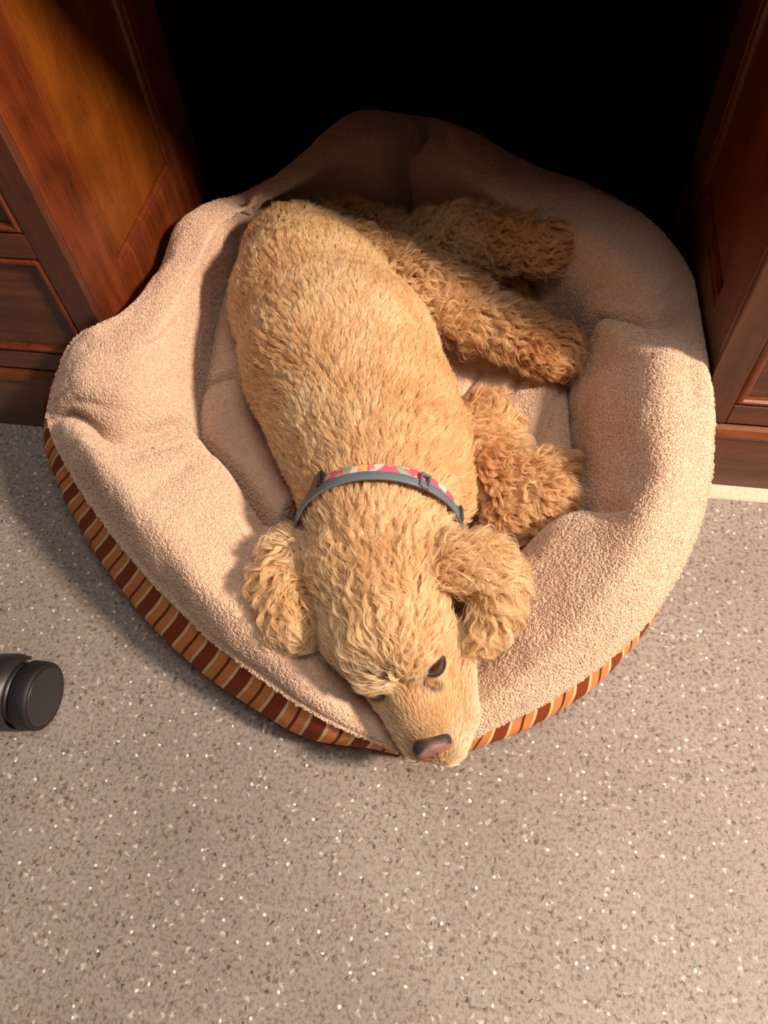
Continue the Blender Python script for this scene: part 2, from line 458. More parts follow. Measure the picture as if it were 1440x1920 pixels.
# station: seam (px,py,z), foot (px,py,z), crest (px,py,z), inner (px,py,z)
ST = [
    ((765, 1408, .070), (768, 1418, .030), (745, 1340, .085), (735, 1200, .055)),   # dip under the chin
    ((690, 1383, .085), (672, 1400, .035), (668, 1320, .105), (670, 1180, .060)),
    ((600, 1345, .100), (575, 1388, .040), (590, 1262, .130), (600, 1120, .065)),
    ((480, 1266, .110), (442, 1312, .040), (500, 1150, .160), (545, 1030, .075)),
    ((385, 1190, .115), (345, 1240, .040), (415, 1070, .175), (505, 1005, .080)),
    ((290, 1098, .120), (250, 1145, .040), (350, 985, .185), (478, 975, .080)),
    ((200, 990, .120), (165, 1030, .040), (285, 905, .195), (440, 915, .085)),
    ((135, 890, .125), (108, 925, .045), (235, 850, .192), (400, 862, .085)),
    ((93, 800, .130), (88, 838, .050), (225, 812, .176), (366, 818, .090)),        # crease
    ((96, 752, .145), (100, 762, .050), (235, 740, .205), (362, 768, .090)),
    ((122, 672, .180), (128, 690, .050), (255, 662, .215), (378, 680, .090)),
    ((158, 630, .208), (150, 670, .060), (290, 625, .222), (390, 625, .090)),
    ((236, 600, .200), (262, 640, .060), (330, 560, .224), (405, 560, .090)),
    ((300, 520, .180), (330, 560, .060), (362, 500, .222), (425, 510, .095)),
    ((340, 430, .180), (370, 470, .060), (392, 432, .215), (450, 470, .095)),
    ((395, 386, .180), (425, 420, .060), (430, 400, .205), (490, 450, .090)),
    ((455, 368, .165), (480, 395, .060), (480, 388, .190), (540, 440, .085)),      # crease
    ((545, 318, .165), (560, 350, .060), (572, 335, .205), (610, 430, .080)),
    ((610, 262, .170), (620, 300, .060), (630, 290, .215), (670, 425, .080)),
    ((680, 222, .170), (690, 262, .060), (700, 262, .215), (715, 425, .080)),
    ((800, 226, .160), (800, 262, .060), (780, 278, .190), (756, 425, .075)),      # crease
    ((890, 256, .170), (880, 296, .060), (868, 318, .210), (830, 440, .080)),
    ((985, 312, .170), (965, 350, .060), (955, 380, .215), (890, 480, .080)),
    ((1100, 352, .170), (1070, 392, .060), (1060, 420, .215), (970, 540, .080)),
    ((1210, 415, .170), (1180, 455, .060), (1150, 475, .212), (1020, 590, .080)),
    ((1282, 500, .170), (1256, 540, .060), (1210, 540, .205), (1060, 630, .080)),
    ((1305, 580, .180), (1285, 620, .050), (1210, 605, .196), (1075, 668, .080)),  # crease
    ((1318, 660, .188), (1300, 700, .045), (1222, 672, .215), (1072, 715, .082)),
    ((1330, 760, .190), (1308, 790, .040), (1226, 770, .222), (1078, 800, .085)),
    ((1332, 870, .170), (1305, 895, .040), (1222, 870, .222), (1084, 890, .085)),
    ((1312, 975, .145), (1285, 995, .040), (1195, 965, .218), (1065, 960, .085)),
    ((1268, 1080, .120), (1250, 1098, .040), (1150, 1045, .205), (1020, 1020, .080)),
    ((1206, 1172, .100), (1192, 1200, .035), (1095, 1110, .190), (960, 1080, .075)),
    ((1125, 1248, .095), (1112, 1288, .035), (1035, 1170, .165), (910, 1130, .070)),
    ((1025, 1315, .090), (1010, 1355, .035), (965, 1235, .140), (865, 1160, .065)),
    ((920, 1366, .082), (902, 1400, .032), (890, 1300, .112), (820, 1180, .060)),
    ((845, 1400, .072), (835, 1420, .030), (820, 1345, .090), (775, 1195, .055)),
]


def clear_of_desk(q):
    """keep a point of the bed out of the two pedestals, which start at y = 0"""
    if q[1] > -.012:
        if q[0] < XL + .004:
            if XL + .004 - q[0] < q[1] + .012: q[0] = XL + .004
            else: q[1] = -.012
        elif q[0] > XR - .004:
            if q[0] - XR + .004 < q[1] + .012: q[0] = XR - .004
            else: q[1] = -.012


ctrl = []
for s_, b_, c_, i_ in ST:
    if i_[0] < 520 and i_[1] > 420: i_ = (i_[0], i_[1], i_[2] + .035)
    s, b, c, i = P(*s_), P(*b_), P(*c_), P(*i_)
    if s_[0] < 700 and s_[1] > 850: b[:2] = s[:2] + (b - s)[:2] * .88
    out = (s - i); out[2] = 0; out /= np.linalg.norm(out)
    for q_ in (b, s):
        clear_of_desk(q_)
    foot = b - out * .03; foot[2] = .002
    top = c.copy()
    sh1 = .5 * (s + c) + np.array([0, 0, .028 + .25 * (c[2] - s[2])]) * .9 + out * .004
    sh1[2] = min(sh1[2], c[2] - .002)
    sh2 = c + (i - c) * .82 + np.array([0, 0, .060])
    if i_[0] > 1040 and i_[1] > 690: sh2 = c + (i - c) * .60 + np.array([0, 0, .022])
    if sh2[2] > c[2] - .022: sh2[2] = c[2] - .022
    low = i - out * .004; low[2] = .03
    ctrl.append([foot, b, s, sh1, top, sh2, i, low])
ctrl = np.array(ctrl)                                  # (n, 8, 3)
nst = len(ctrl)
NU = 900
tt = np.arange(NU) / NU * nst
rings = catmull(ctrl, tt, True)                        # (NU, 8, 3)
BED_C = np.array([0.02, 0.0, 0.0])


def sweep(rows, nv, t0, t1):
    tv = np.linspace(t0, t1, nv)
    i = np.floor(tv).astype(int); f = (tv - i)[None, :, None]
    g = lambda k: rings[:, np.clip(k, 0, 7), :]
    p0, p1, p2, p3 = g(i - 1), g(i), g(i + 1), g(i + 2)
    return .5 * ((2 * p1) + (-p0 + p2) * f + (2 * p0 - 5 * p1 + 4 * p2 - p3) * f ** 2 + (-p0 + 3 * p1 - 3 * p2 + p3) * f ** 3)


def grid_faces(nu, nv, closed=True):
    f = []
    for a in range(nu if closed else nu - 1):
        a2 = (a + 1) % nu
        for b in range(nv - 1):
            f.append((a * nv + b, a2 * nv + b, a2 * nv + b + 1, a * nv + b + 1))
    return f


def grid_normals(G):
    du = np.roll(G, -1, 0) - np.roll(G, 1, 0); dv = np.gradient(G, axis=1)
    n = np.cross(du, dv); n /= np.linalg.norm(n, axis=2, keepdims=True) + 1e-9
    return n


bed = empty('pet_bed', (0.0, 0.0, 0.0))
tag(bed, 'round fleece lined pet bed with brown and orange striped sides on the speckled floor', 'pet bed')
NV = 110
G = sweep(rings, NV, 2.0, 7.0)
n_ = grid_normals(G)
if n_[:, NV // 2, 2].mean() < 0: n_ = -n_
FLIP = False
tvv = np.linspace(2, 7, NV)[None, :]
uu = tt[:, None]
disp = np.zeros((NU, NV))
# seam creases across the bolster at their stations
for (c, dpt, wd) in ((0.0, .004, .5), (8.0, .020, .15), (16.0, .014, .20), (20.0, .026, .15), (26.0, .017, .17)):
    for q in (-nst, 0, nst):
        dd = (uu - c - q - .12 * np.sin(tvv * 2.3 + c)) / wd
        disp -= dpt * np.exp(-np.abs(dd) ** 1.3) * np.clip((tvv - 2.0) * 1.2, 0, 1)
disp -= .013 * np.exp(-np.abs((uu - 30.1 - .25 * (tvv - 5)) / .22) ** 1.5) * np.clip((tvv - 4.1) * 1.4, 0, 1)
disp -= .006 * np.exp(-np.abs((uu - 5.9 - .5 * (tvv - 4)) / .25) ** 1.5) * np.exp(-((tvv - 4.2) / .9) ** 2)
disp -= .006 * np.exp(-np.abs((uu - 7.1 - .3 * (tvv - 4)) / .14) ** 1.5) * np.exp(-((tvv - 4.4) / .5) ** 2)
# puckers beside the creases
for (c, side) in ((8.0, -1), (8.0, 1), (26.0, -1), (26.0, 1), (20.0, 1), (16, -1)):
    for k, (off, tc_, ln) in enumerate(((.55, 3.4, .7), (1.05, 4.7, .8), (.8, 2.6, .4))):
        dd = (uu - c - side * off - .2 * (tvv - tc_)) / .13
        disp -= .0035 * np.exp(-dd ** 2) * np.exp(-((tvv - tc_) / ln) ** 2)
Pn = G.reshape(-1, 3)
lump = vnoise(Pn * 14, 3).reshape(NU, NV) * .0045 + vnoise(Pn * 32, 4).reshape(NU, NV) * .0016
fine = vnoise(Pn * 85, 5).reshape(NU, NV) * .0006
edge = np.clip((tvv - 2.0) * 2.5, 0, 1)
Gf = G + n_ * ((disp + lump + fine) * edge)[:, :, None]
# piped roll at the outer seam
Gf += n_ * (.0035 * np.exp(-((tvv - 2.08) / .07) ** 2))[:, :, None]
flat = Gf.reshape(-1, 3)
for q_ in flat:
    if q_[1] > -.012 and (q_[0] < XL + .004 or q_[0] > XR - .004): clear_of_desk(q_)
fl_o = link_mesh('fleece_bolster', Gf.reshape(-1, 3), grid_faces(NU, NV), M_fleece)
import bmesh


def fix_normals(o, up_at=None):
    bm = bmesh.new(); bm.from_mesh(o.data); bmesh.ops.recalc_face_normals(bm, faces=bm.faces)
    bm.to_mesh(o.data); bm.free()


fix_normals(fl_o)
keep_parent(fl_o, bed)
# striped skirt
NVs = 26
Gs = sweep(rings, NVs, 0.0, 2.04)
ns = grid_normals(Gs)
seg = np.linalg.norm(np.roll(Gs[:, -8, :], -1, 0) - Gs[:, -8, :], axis=1)
al = np.concatenate([[0], np.cumsum(seg)[:-1]]); tot = seg.sum(); per = tot / round(tot / .0505)
# duplicate first column for the uv seam
Gs2 = np.concatenate([Gs, Gs[:1]], 0); al2 = np.concatenate([al, [tot]])
wr = vnoise(Gs2.reshape(-1, 3) * 40, 9).reshape(NU + 1, NVs) * .0016
nn2 = np.concatenate([ns, ns[:1]], 0)
Gs2 = Gs2 + nn2 * wr[:, :, None]
for q_ in Gs2.reshape(-1, 3): clear_of_desk(q_)
uvs = np.stack([np.repeat(al2[:, None] / per, NVs, 1), np.repeat(np.linspace(0, 1, NVs)[None], NU + 1, 0)], 2).reshape(-1, 2)
sk = link_mesh('striped_side', Gs2.reshape(-1, 3), grid_faces(NU + 1, NVs, False), M_stripe, uvs=uvs)
fix_normals(sk); keep_parent(sk, bed)
sd = np.array(Gs[:, -1, :])
for q_ in sd: clear_of_desk(q_)
M_seam = simple('brown_seam', S(92, 52, 34), .9)


def tube(name, path, r, mat, closed=True, seg=8, parent=None, flat=None):
    path = np.asarray(path, float); n = len(path)
    t = np.roll(path, -1, 0) - np.roll(path, 1, 0)
    if not closed: t[0] = path[1] - path[0]; t[-1] = path[-1] - path[-2]
    t /= np.linalg.norm(t, axis=1, keepdims=True)
    ref = np.tile(np.array([0, 0, 1.]), (n, 1))
    s = np.cross(t, ref); s /= np.linalg.norm(s, axis=1, keepdims=True) + 1e-9
    u = np.cross(s, t)
    r = np.broadcast_to(r, (n,))
    v = []
    for k in range(seg):
        a = 2 * math.pi * k / seg
        v.append(path + (s * math.cos(a) + u * math.sin(a)) * r[:, None])
    v = np.stack(v, 1).reshape(-1, 3)
    f = []
    for a in range(n if closed else n - 1):
        a2 = (a + 1) % n
        for b in range(seg): f.append((a * seg + b, a2 * seg + b, a2 * seg + (b + 1) % seg, a * seg + (b + 1) % seg))
    if not closed:
        f.append(tuple(range(seg))[::-1]); f.append(tuple((n - 1) * seg + k for k in range(seg)))
    o = link_mesh(name, v, f, mat); fix_normals(o)
    if parent: keep_parent(o, parent)
    return o


tube('seam_cord', sd, .0013, M_seam, parent=bed)

# looped pile of the fleece, one part
def pile(name, Gr, count, parent, zmin=-1.0):
    nu, nv = Gr.shape[:2]
    nn = grid_normals(Gr)
    du = np.linalg.norm(np.roll(Gr, -1, 0) - Gr, axis=2)[:, :-1]; dv = np.linalg.norm(np.diff(Gr, axis=1), axis=2)
    ar_ = (du * dv).ravel(); cd = np.cumsum(ar_); cd /= cd[-1]
    k = np.searchsorted(cd, rng.random(count)); a, b_ = k // (nv - 1), k % (nv - 1)
    fu, fv = rng.random(count)[:, None], rng.random(count)[:, None]; a2 = (a + 1) % nu
    lerp = lambda A: (A[a, b_] * (1 - fu) + A[a2, b_] * fu) * (1 - fv) + (A[a, b_ + 1] * (1 - fu) + A[a2, b_ + 1] * fu) * fv
    p = lerp(Gr); n = lerp(nn); n /= np.linalg.norm(n, axis=1, keepdims=True)
    n *= np.sign(nn[:, :, 2].mean()); c_ = len(p)          # the fleece faces up and out
    t1 = rng.normal(size=(c_, 3)); t1 -= n * (t1 * n).sum(1, keepdims=True); t1 /= np.linalg.norm(t1, axis=1, keepdims=True)
    t2 = np.cross(n, t1)
    KP = 6; out_ = np.zeros((c_, KP, 3)); ln = .0022 + .0022 * rng.random(c_); cu_ = rng.normal(size=c_) * 1.6
    for j in range(KP):
        t = j / (KP - 1); s_ = (t - .5)
        x = s_ * ln; y = (s_ * s_ * 4 - 1) * ln * .16 * cu_ + np.sin(t * 5 + cu_ * 3) * .0003; h = .0010 * math.sin(math.pi * t) + .0001
        out_[:, j] = p + t1 * x[:, None] + t2 * y[:, None] + n * h
    pc = bpy.data.hair_curves.new(name); pc.add_curves([KP] * c_)
    pc.attributes['position'].data.foreach_set('vector', out_.reshape(-1).astype(np.float32))
    ra2 = pc.attributes.get('radius') or pc.attributes.new('radius', 'FLOAT', 'POINT')
    ra2.data.foreach_set('value', np.full(c_ * KP, .00034, np.float32))
    pc.materials.append(M_pile)
    o = bpy.data.objects.new(name, pc); col.objects.link(o); o.parent = parent; o['kind'] = 'stuff'
    return o


M_pile = simple('fleece_loops', S(242, 208, 183), .95)
pile('fleece_pile', Gf[:, 2:, :], 215000, bed)

# inner cushion: radial grid inside the valley ring
ring = rings[:, 6, :2]; cc = ring.mean(0)
NR = 90
rr_ = np.linspace(0, 1.10, NR)[None, :]
xy = cc[None, None, :] + (ring - cc)[:, None, :] * rr_[:, :, None]
rad = rr_ + 0 * xy[:, :, 0]
iz = rings[:, 6, 2][:, None]
tq = np.clip((rad - .35) / .5, 0, 1); tq = tq * tq * (3 - 2 * tq)
hz = .066 + (iz + .012 - .066) * tq - .06 * np.clip((rad - .90) / .12, 0, 1) ** 1.6
Pf = np.concatenate([xy, np.zeros((NU, NR, 1))], 2).reshape(-1, 3)
hz += vnoise(Pf * 11 + 5, 11).reshape(NU, NR) * .006 + vnoise(Pf * 26 + 5, 12).reshape(NU, NR) * .003
for (a, b, dpt, wd) in (((372, 775), (450, 745), .022, .006), ((845, 745), (905, 675), .012, .005), ((880, 800), (990, 690), .012, .006), ((1000, 720), (930, 720), .010, .006), ((1010, 830), (1060, 700), .014, .007)):
    A = P(*a, .09)[:2]; B = P(*b, .09)[:2]; d = B - A; L2 = d @ d
    q = xy - A; tpar = np.clip((q @ d) / L2, 0, 1); dist = np.linalg.norm(q - tpar[:, :, None] * d, axis=2)
    hz -= dpt * np.exp(-(dist / wd) ** 1.5)
V = np.concatenate([xy, hz[:, :, None]], 2).reshape(-1, 3)
cu = link_mesh('inner_cushion', V, grid_faces(NU, NR), M_fleece)
bmx = bmesh.new(); bmx.from_mesh(cu.data); bmesh.ops.remove_doubles(bmx, verts=bmx.verts, dist=1e-5); bmesh.ops.recalc_face_normals(bmx, faces=bmx.faces); bmx.to_mesh(cu.data); bmx.free()
keep_parent(cu, bed)
pile('cushion_pile', np.concatenate([xy, hz[:, :, None]], 2)[:, 30:, :], 60000, bed)

FUR_COUNT = 370000
#DOG_BEGIN
# ------------------------------------------------------------------ the dog
# bones: (A, B, fur kind); ends are (px, py, z, radius in px); fur lies from A to B
BONES = [
    ('torso', (712, 955, .180, 138), (710, 870, .172, 165)),
    ('torso', (710, 870, .172, 165), (681, 780, .168, 176)),
    ('torso', (681, 780, .168, 176), (639, 680, .168, 180)),
    ('torso', (639, 680, .168, 180), (585, 572, .165, 150)),
    ('torso', (585, 572, .165, 150), (556, 490, .160, 106)),
    ('torso', (715, 1030, .182, 130), (712, 955, .180, 138)),
    ('shoulder', (805, 928, .140, 90), (778, 835, .140, 108)),
    ('thigh', (592, 455, .178, 60), (680, 490, .178, 60)),
    ('thigh', (532, 460, .150, 58), (612, 438, .160, 48)),
    ('leg', (680, 490, .178, 60), (795, 552, .165, 64)),
    ('leg', (795, 552, .165, 64), (900, 598, .145, 50)),
    ('leg', (900, 598, .145, 50), (972, 628, .135, 46)),
    ('paw', (972, 628, .135, 46), (1034, 660, .125, 50)),
    ('leg', (640, 425, .125, 45), (760, 478, .135, 58)),
    ('leg', (760, 478, .135, 58), (850, 465, .155, 62)),
    ('leg', (850, 465, .155, 62), (930, 455, .168, 58)),
    ('leg', (862, 425, .172, 38), (900, 440, .170, 42)),
    ('paw', (930, 455, .168, 58), (1028, 468, .178, 52)),
    ('leg', (830, 515, .100, 52), (950, 545, .095, 44)),
    ('leg', (835, 880, .125, 62), (915, 800, .125, 46)),
    ('leg', (905, 775, .125, 40), (950, 790, .120, 24)),
    ('leg', (880, 820, .145, 40), (920, 880, .140, 46)),
    ('leg', (915, 850, .130, 50), (960, 930, .125, 55)),
    ('paw', (960, 900, .130, 50), (1020, 935, .130, 52)),
    ('paw', (950, 960, .120, 42), (975, 975, .120, 36)),
    ('paw', (1015, 890, .110, 40), (1055, 880, .110, 26)),
    ('crown', (732, 1190, .182, 98), (715, 1085, .178, 122)),
    ('crown', (660, 1190, .160, 55), (640, 1090, .165, 58)),
    ('crown', (715, 1075, .175, 122), (718, 1015, .175, 120)),
    ('brow', (790, 1240, .172, 50), (780, 1180, .180, 68)),
    ('brow', (705, 1258, .162, 46), (685, 1190, .170, 70)),
    ('cheek', (855, 1330, .120, 44), (832, 1215, .145, 62)),
    ('cheek', (765, 1345, .125, 40), (725, 1290, .125, 44)),
    ('muzzle', (809, 1374, .126, 46), (790, 1310, .142, 60)),
    ('muzzle', (790, 1310, .142, 60), (768, 1255, .155, 56)),
    ('cheek', (835, 1392, .112, 46), (852, 1340, .112, 48)),
    ('cheek', (785, 1398, .108, 36), (765, 1350, .115, 42)),
    ('ear', (600, 1055, .180, 42), (550, 1058, .175, 52)),
    ('ear', (550, 1058, .175, 52), (532, 1100, .170, 52)),
    ('ear', (532, 1100, .170, 52), (548, 1160, .165, 42)),
    ('ear', (790, 1045, .205, 48), (850, 1052, .210, 52)),
    ('ear', (850, 1052, .210, 52), (910, 1062, .205, 46)),
    ('ear', (910, 1062, .205, 46), (935, 1100, .195, 38)),
    ('ear', (935, 1100, .195, 38), (928, 1150, .185, 30)),
    ('ear', (928, 1150, .185, 30), (905, 1200, .172, 18)),
]
#       length  curl amp  wave len lift  clump  weight rough
FUR = {
    'torso':    (.0110, .0010, .013, .30, .42, 1.1, .0),
    'shoulder': (.0130, .0014, .013, .34, .70, 1.0, .0015),
    'thigh':    (.0160, .0026, .014, .50, .86, 1.2, .0035),
    'leg':      (.0240, .0042, .016, .55, .93, 1.5, .0060),
    'paw':      (.0200, .0032, .015, .58, .93, 1.5, .0045),
    'crown':    (.0280, .0033, .021, .34, .95, 1.7, .0024),
    'brow':     (.0170, .0014, .020, .20, .90, 2.0, .0003),
    'cheek':    (.0070, .0004, .015, .20, .60, 2.6, .0),
    'muzzle':   (.0040, .0001, .015, .22, .40, 4.5, .0),
    'ear':      (.0250, .0040, .018, .48, .95, 1.9, .0034),
}
TONE = {'torso': (.05, .0), 'shoulder': (.1, 0), 'thigh': (.25, 0), 'leg': (.35, 0), 'paw': (.40, 0), 'crown': (.05, 0), 'brow': (-.40, 0), 'cheek': (-.80, 0), 'muzzle': (.0, 0), 'ear': (.12, 0)}
bA = np.array([P(*b[1][:3]) for b in BONES]); bB = np.array([P(*b[2][:3]) for b in BONES])
rA = np.array([m(*b[1]) for b in BONES]); rB = np.array([m(*b[2]) for b in BONES])
FURT = {'torso': 7, 'shoulder': 8, 'thigh': 10, 'leg': 12, 'paw': 11, 'crown': 8, 'brow': 4, 'cheek': 4, 'muzzle': 3, 'ear': 9}
for i, b in enumerate(BONES):
    t_ = FURT[b[0]] * .00055
    rA[i] -= t_; rB[i] -= t_
kinds = [b[0] for b in BONES]


def bone_d(p, i):
    d = bB[i] - bA[i]; L2 = d @ d
    t = np.clip(((p - bA[i]) @ d) / L2, 0, 1)
    q = p - bA[i] - t[..., None] * d
    return np.sqrt((q * q).sum(-1)) - (rA[i] + (rB[i] - rA[i]) * t)


GS = .0028
lo = np.minimum((bA - rA[:, None]).min(0), (bB - rB[:, None]).min(0)) - .02
hi = np.maximum((bA + rA[:, None]).max(0), (bB + rB[:, None]).max(0)) + .02
dims = np.ceil((hi - lo) / GS).astype(int)
ax_ = [lo[k] + np.arange(dims[k]) * GS for k in range(3)]
field = np.full(tuple(dims), .05, np.float32)
rgh = np.zeros(tuple(dims), np.float32)
SM = {'torso': .020, 'shoulder': .016, 'thigh': .010, 'leg': .008, 'paw': .007, 'crown': .016, 'brow': .012, 'cheek': .009, 'muzzle': .009, 'ear': .005}
order = sorted(range(len(BONES)), key=lambda i: -SM[kinds[i]])
for i in order:
    R = max(rA[i], rB[i]) + .045
    a = np.maximum(((np.minimum(bA[i], bB[i]) - R - lo) / GS).astype(int), 0)
    b = np.minimum(((np.maximum(bA[i], bB[i]) + R - lo) / GS).astype(int) + 1, dims)
    X, Y, Z = np.meshgrid(ax_[0][a[0]:b[0]], ax_[1][a[1]:b[1]], ax_[2][a[2]:b[2]], indexing='ij')
    pp = np.stack([X, Y, Z], -1)
    d = bone_d(pp, i).astype(np.float32)
    sl = (slice(a[0], b[0]), slice(a[1], b[1]), slice(a[2], b[2]))
    k = SM[kinds[i]]; cur = field[sl]
    h = np.clip(.5 + .5 * (cur - d) / k, 0, 1)
    field[sl] = cur + (d - cur) * h - k * h * (1 - h)
    rgh[sl] = np.maximum(rgh[sl], np.where(d < .012, FUR[kinds[i]][6], 0))
near = np.abs(field) < .02
ii = np.argwhere(near); pw = lo + ii * GS
nz = vnoise(pw * 75, 21) * .65 + vnoise(pw * 150, 22) * .35
field[near] += (nz * rgh[near]).astype(np.float32)


def carve(c, r, k=.004):
    global field
    pw_ = lo + np.argwhere(near) * GS
    d = np.linalg.norm(pw_ - c, axis=1) - r
    fv = field[near]; dd = -d
    h = np.clip(.5 - .5 * (fv - dd) / k, 0, 1)
    field[near] = fv + (dd - fv) * h + k * h * (1 - h)


def surface_nets(F, lo, gs):
    sgn = F < 0
    c = np.zeros(tuple(np.array(F.shape) - 1), np.int8)
    for dx in (0, 1):
        for dy in (0, 1):
            for dz in (0, 1):
                c += sgn[dx:F.shape[0] - 1 + dx, dy:F.shape[1] - 1 + dy, dz:F.shape[2] - 1 + dz]
    act = (c > 0) & (c < 8)
    idx = -np.ones(act.shape, np.int64); cells = np.argwhere(act); idx[act] = np.arange(len(cells))
    acc = np.zeros((len(cells), 3)); cnt = np.zeros(len(cells))
    cor = [(x, y, z) for x in (0, 1) for y in (0, 1) for z in (0, 1)]
    for a in range(8):
        for b in range(a + 1, 8):
            A, B = np.array(cor[a]), np.array(cor[b])
            if np.abs(A - B).sum() != 1: continue
            fa = F[tuple((cells + A).T)]; fb = F[tuple((cells + B).T)]
            mk = (fa < 0) != (fb < 0)
            t = np.where(mk, fa / (fa - fb + 1e-12), 0)
            acc += np.where(mk[:, None], A + (B - A) * t[:, None], 0); cnt += mk
    V = lo + (cells + acc / cnt[:, None]) * gs
    faces = []
    for ax in range(3):
        o1, o2 = [(1, 2), (2, 0), (0, 1)][ax]
        sh = [slice(None)] * 3; sh[ax] = slice(0, -1); s1 = [slice(None)] * 3; s1[ax] = slice(1, None)
        e = np.argwhere(sgn[tuple(sh)] != sgn[tuple(s1)])
        e = e[(e[:, o1] > 0) & (e[:, o2] > 0) & (e[:, o1] < act.shape[o1]) & (e[:, o2] < act.shape[o2])]
        u1 = np.zeros(3, int); u1[o1] = 1; u2 = np.zeros(3, int); u2[o2] = 1
        q = np.stack([idx[tuple((e - u1 - u2).T)], idx[tuple((e - u2).T)], idx[tuple(e.T)], idx[tuple((e - u1).T)]], 1)
        flip = ~sgn[tuple(e.T)]
        q[flip] = q[flip][:, ::-1]
        faces.append(q)
    return V, np.concatenate(faces)


def smooth_mesh(V, Fq, it=2, lam=.5):
    n = len(V)
    e = np.concatenate([Fq[:, [0, 1]], Fq[:, [1, 2]], Fq[:, [2, 3]], Fq[:, [3, 0]]])
    e = np.concatenate([e, e[:, ::-1]])
    deg = np.bincount(e[:, 0], minlength=n)[:, None]
    for _ in range(it):
        s = np.stack([np.bincount(e[:, 0], weights=V[e[:, 1], k], minlength=n) for k in range(3)], 1)
        V = V + lam * (s / deg - V)
    return V


def pick(px, py, bvh):
    o = Vector(C0); d = Vector(ray(px, py)).normalized()
    h = bvh.ray_cast(o, d)
    while h[0] is None:                       # just outside the outline: step in towards the middle
        px += 3 if px < 712 else -3
        h = bvh.ray_cast(o, Vector(ray(px, py)).normalized())
    return np.array(h[0]), np.array(h[1])


V0, F0 = surface_nets(field, lo, GS)
bv0 = BVHTree.FromPolygons([tuple(v) for v in V0], [tuple(f) for f in F0])
pe, ne = pick(817, 1246, bv0)
pe2, ne2 = pick(703, 1300, bv0)
EYE_R = .0125
eye_c = pe - ne * .0078
eye2_c = pe2 - ne2 * .0070
carve(pe + ne * .003, .0115)
carve(pe2 + ne2 * .002, .007)
V0, F0 = surface_nets(field, lo, GS)
V0 = smooth_mesh(V0, F0, 3, .5)

dog = empty('dog', (0.0, 0.0, 0.0))
tag(dog, 'golden curly coated dog lying curled in the pet bed with chin on the rim', 'dog')


def skin_mat():
    mt, nt, b = mat_new('dog_skin'); L = nt.links.new
    a = N(nt, 'ShaderNodeAttribute'); a.attribute_name = 'pigment_crease_shade'
    mi = N(nt, 'ShaderNodeMix', data_type='RGBA'); L(a.outputs['Fac'], mi.inputs[0])
    mi.inputs[6].default_value = (*S(186, 138, 90), 1); mi.inputs[7].default_value = (*S(52, 34, 30), 1)
    L(mi.outputs[2], b.inputs['Base Color']); b.inputs['Roughness'].default_value = .7
    return mt


body = link_mesh('body', V0, F0, skin_mat(), dog)
sv = P(842, 1275, .1)
# tear mark and lid line below the inner corner
tm = [pick(*q, bv0)[0] for q in ((793, 1274), (797, 1284), (803, 1289), (810, 1291), (818, 1293), (826, 1293))]
brow_shade = [pick(*q, bv0)[0] for q in ((700, 1262), (707, 1261), (714, 1260), (721, 1258), (727, 1255), (733, 1252), (740, 1252), (722, 1270), (728, 1267), (735, 1265))]  # brow wrinkles: crease shade painted dark into skin and fur


ud_ = P(740, 1150, .2) - P(800, 1330, .13); ud_ /= np.linalg.norm(ud_)
pe_low = pe - ud_ * .0034


def pig_crease(p):
    p = np.asarray(p); v = np.zeros(len(p))
    v = np.maximum(v, np.clip(1.35 - np.linalg.norm(p - pe_low, axis=1) / .0104, 0, 1))
    v = np.maximum(v, np.clip(1.3 - np.linalg.norm(p - pe2, axis=1) / .009, 0, 1))
    for q, r in list(zip(tm, (.006, .0045, .0032, .0028, .0026, .0022))) + [(q, .0024) for q in brow_shade]:
        v = np.maximum(v, np.clip(1.3 - np.linalg.norm(p - q, axis=1) / r, 0, 1))
    return v


at = body.data.attributes.new('pigment_crease_shade', 'FLOAT', 'POINT'); at.data.foreach_set('value', pig_crease(V0).astype(np.float32))
tri = np.concatenate([F0[:, [0, 1, 2]], F0[:, [0, 2, 3]]])
bv = BVHTree.FromPolygons([tuple(v) for v in V0], [tuple(f) for f in tri])


def lid_mat():
    mt, nt, b = mat_new('lid_skin'); L = nt.links.new
    a = N(nt, 'ShaderNodeAttribute'); a.attribute_name = 'edge'
    mi = N(nt, 'ShaderNodeMix', data_type='RGBA'); L(a.outputs['Fac'], mi.inputs[0])
    mi.inputs[6].default_value = (*S(196, 150, 106), 1); mi.inputs[7].default_value = (*S(50, 32, 32), 1)
    L(mi.outputs[2], b.inputs['Base Color']); b.inputs['Roughness'].default_value = .45
    return mt


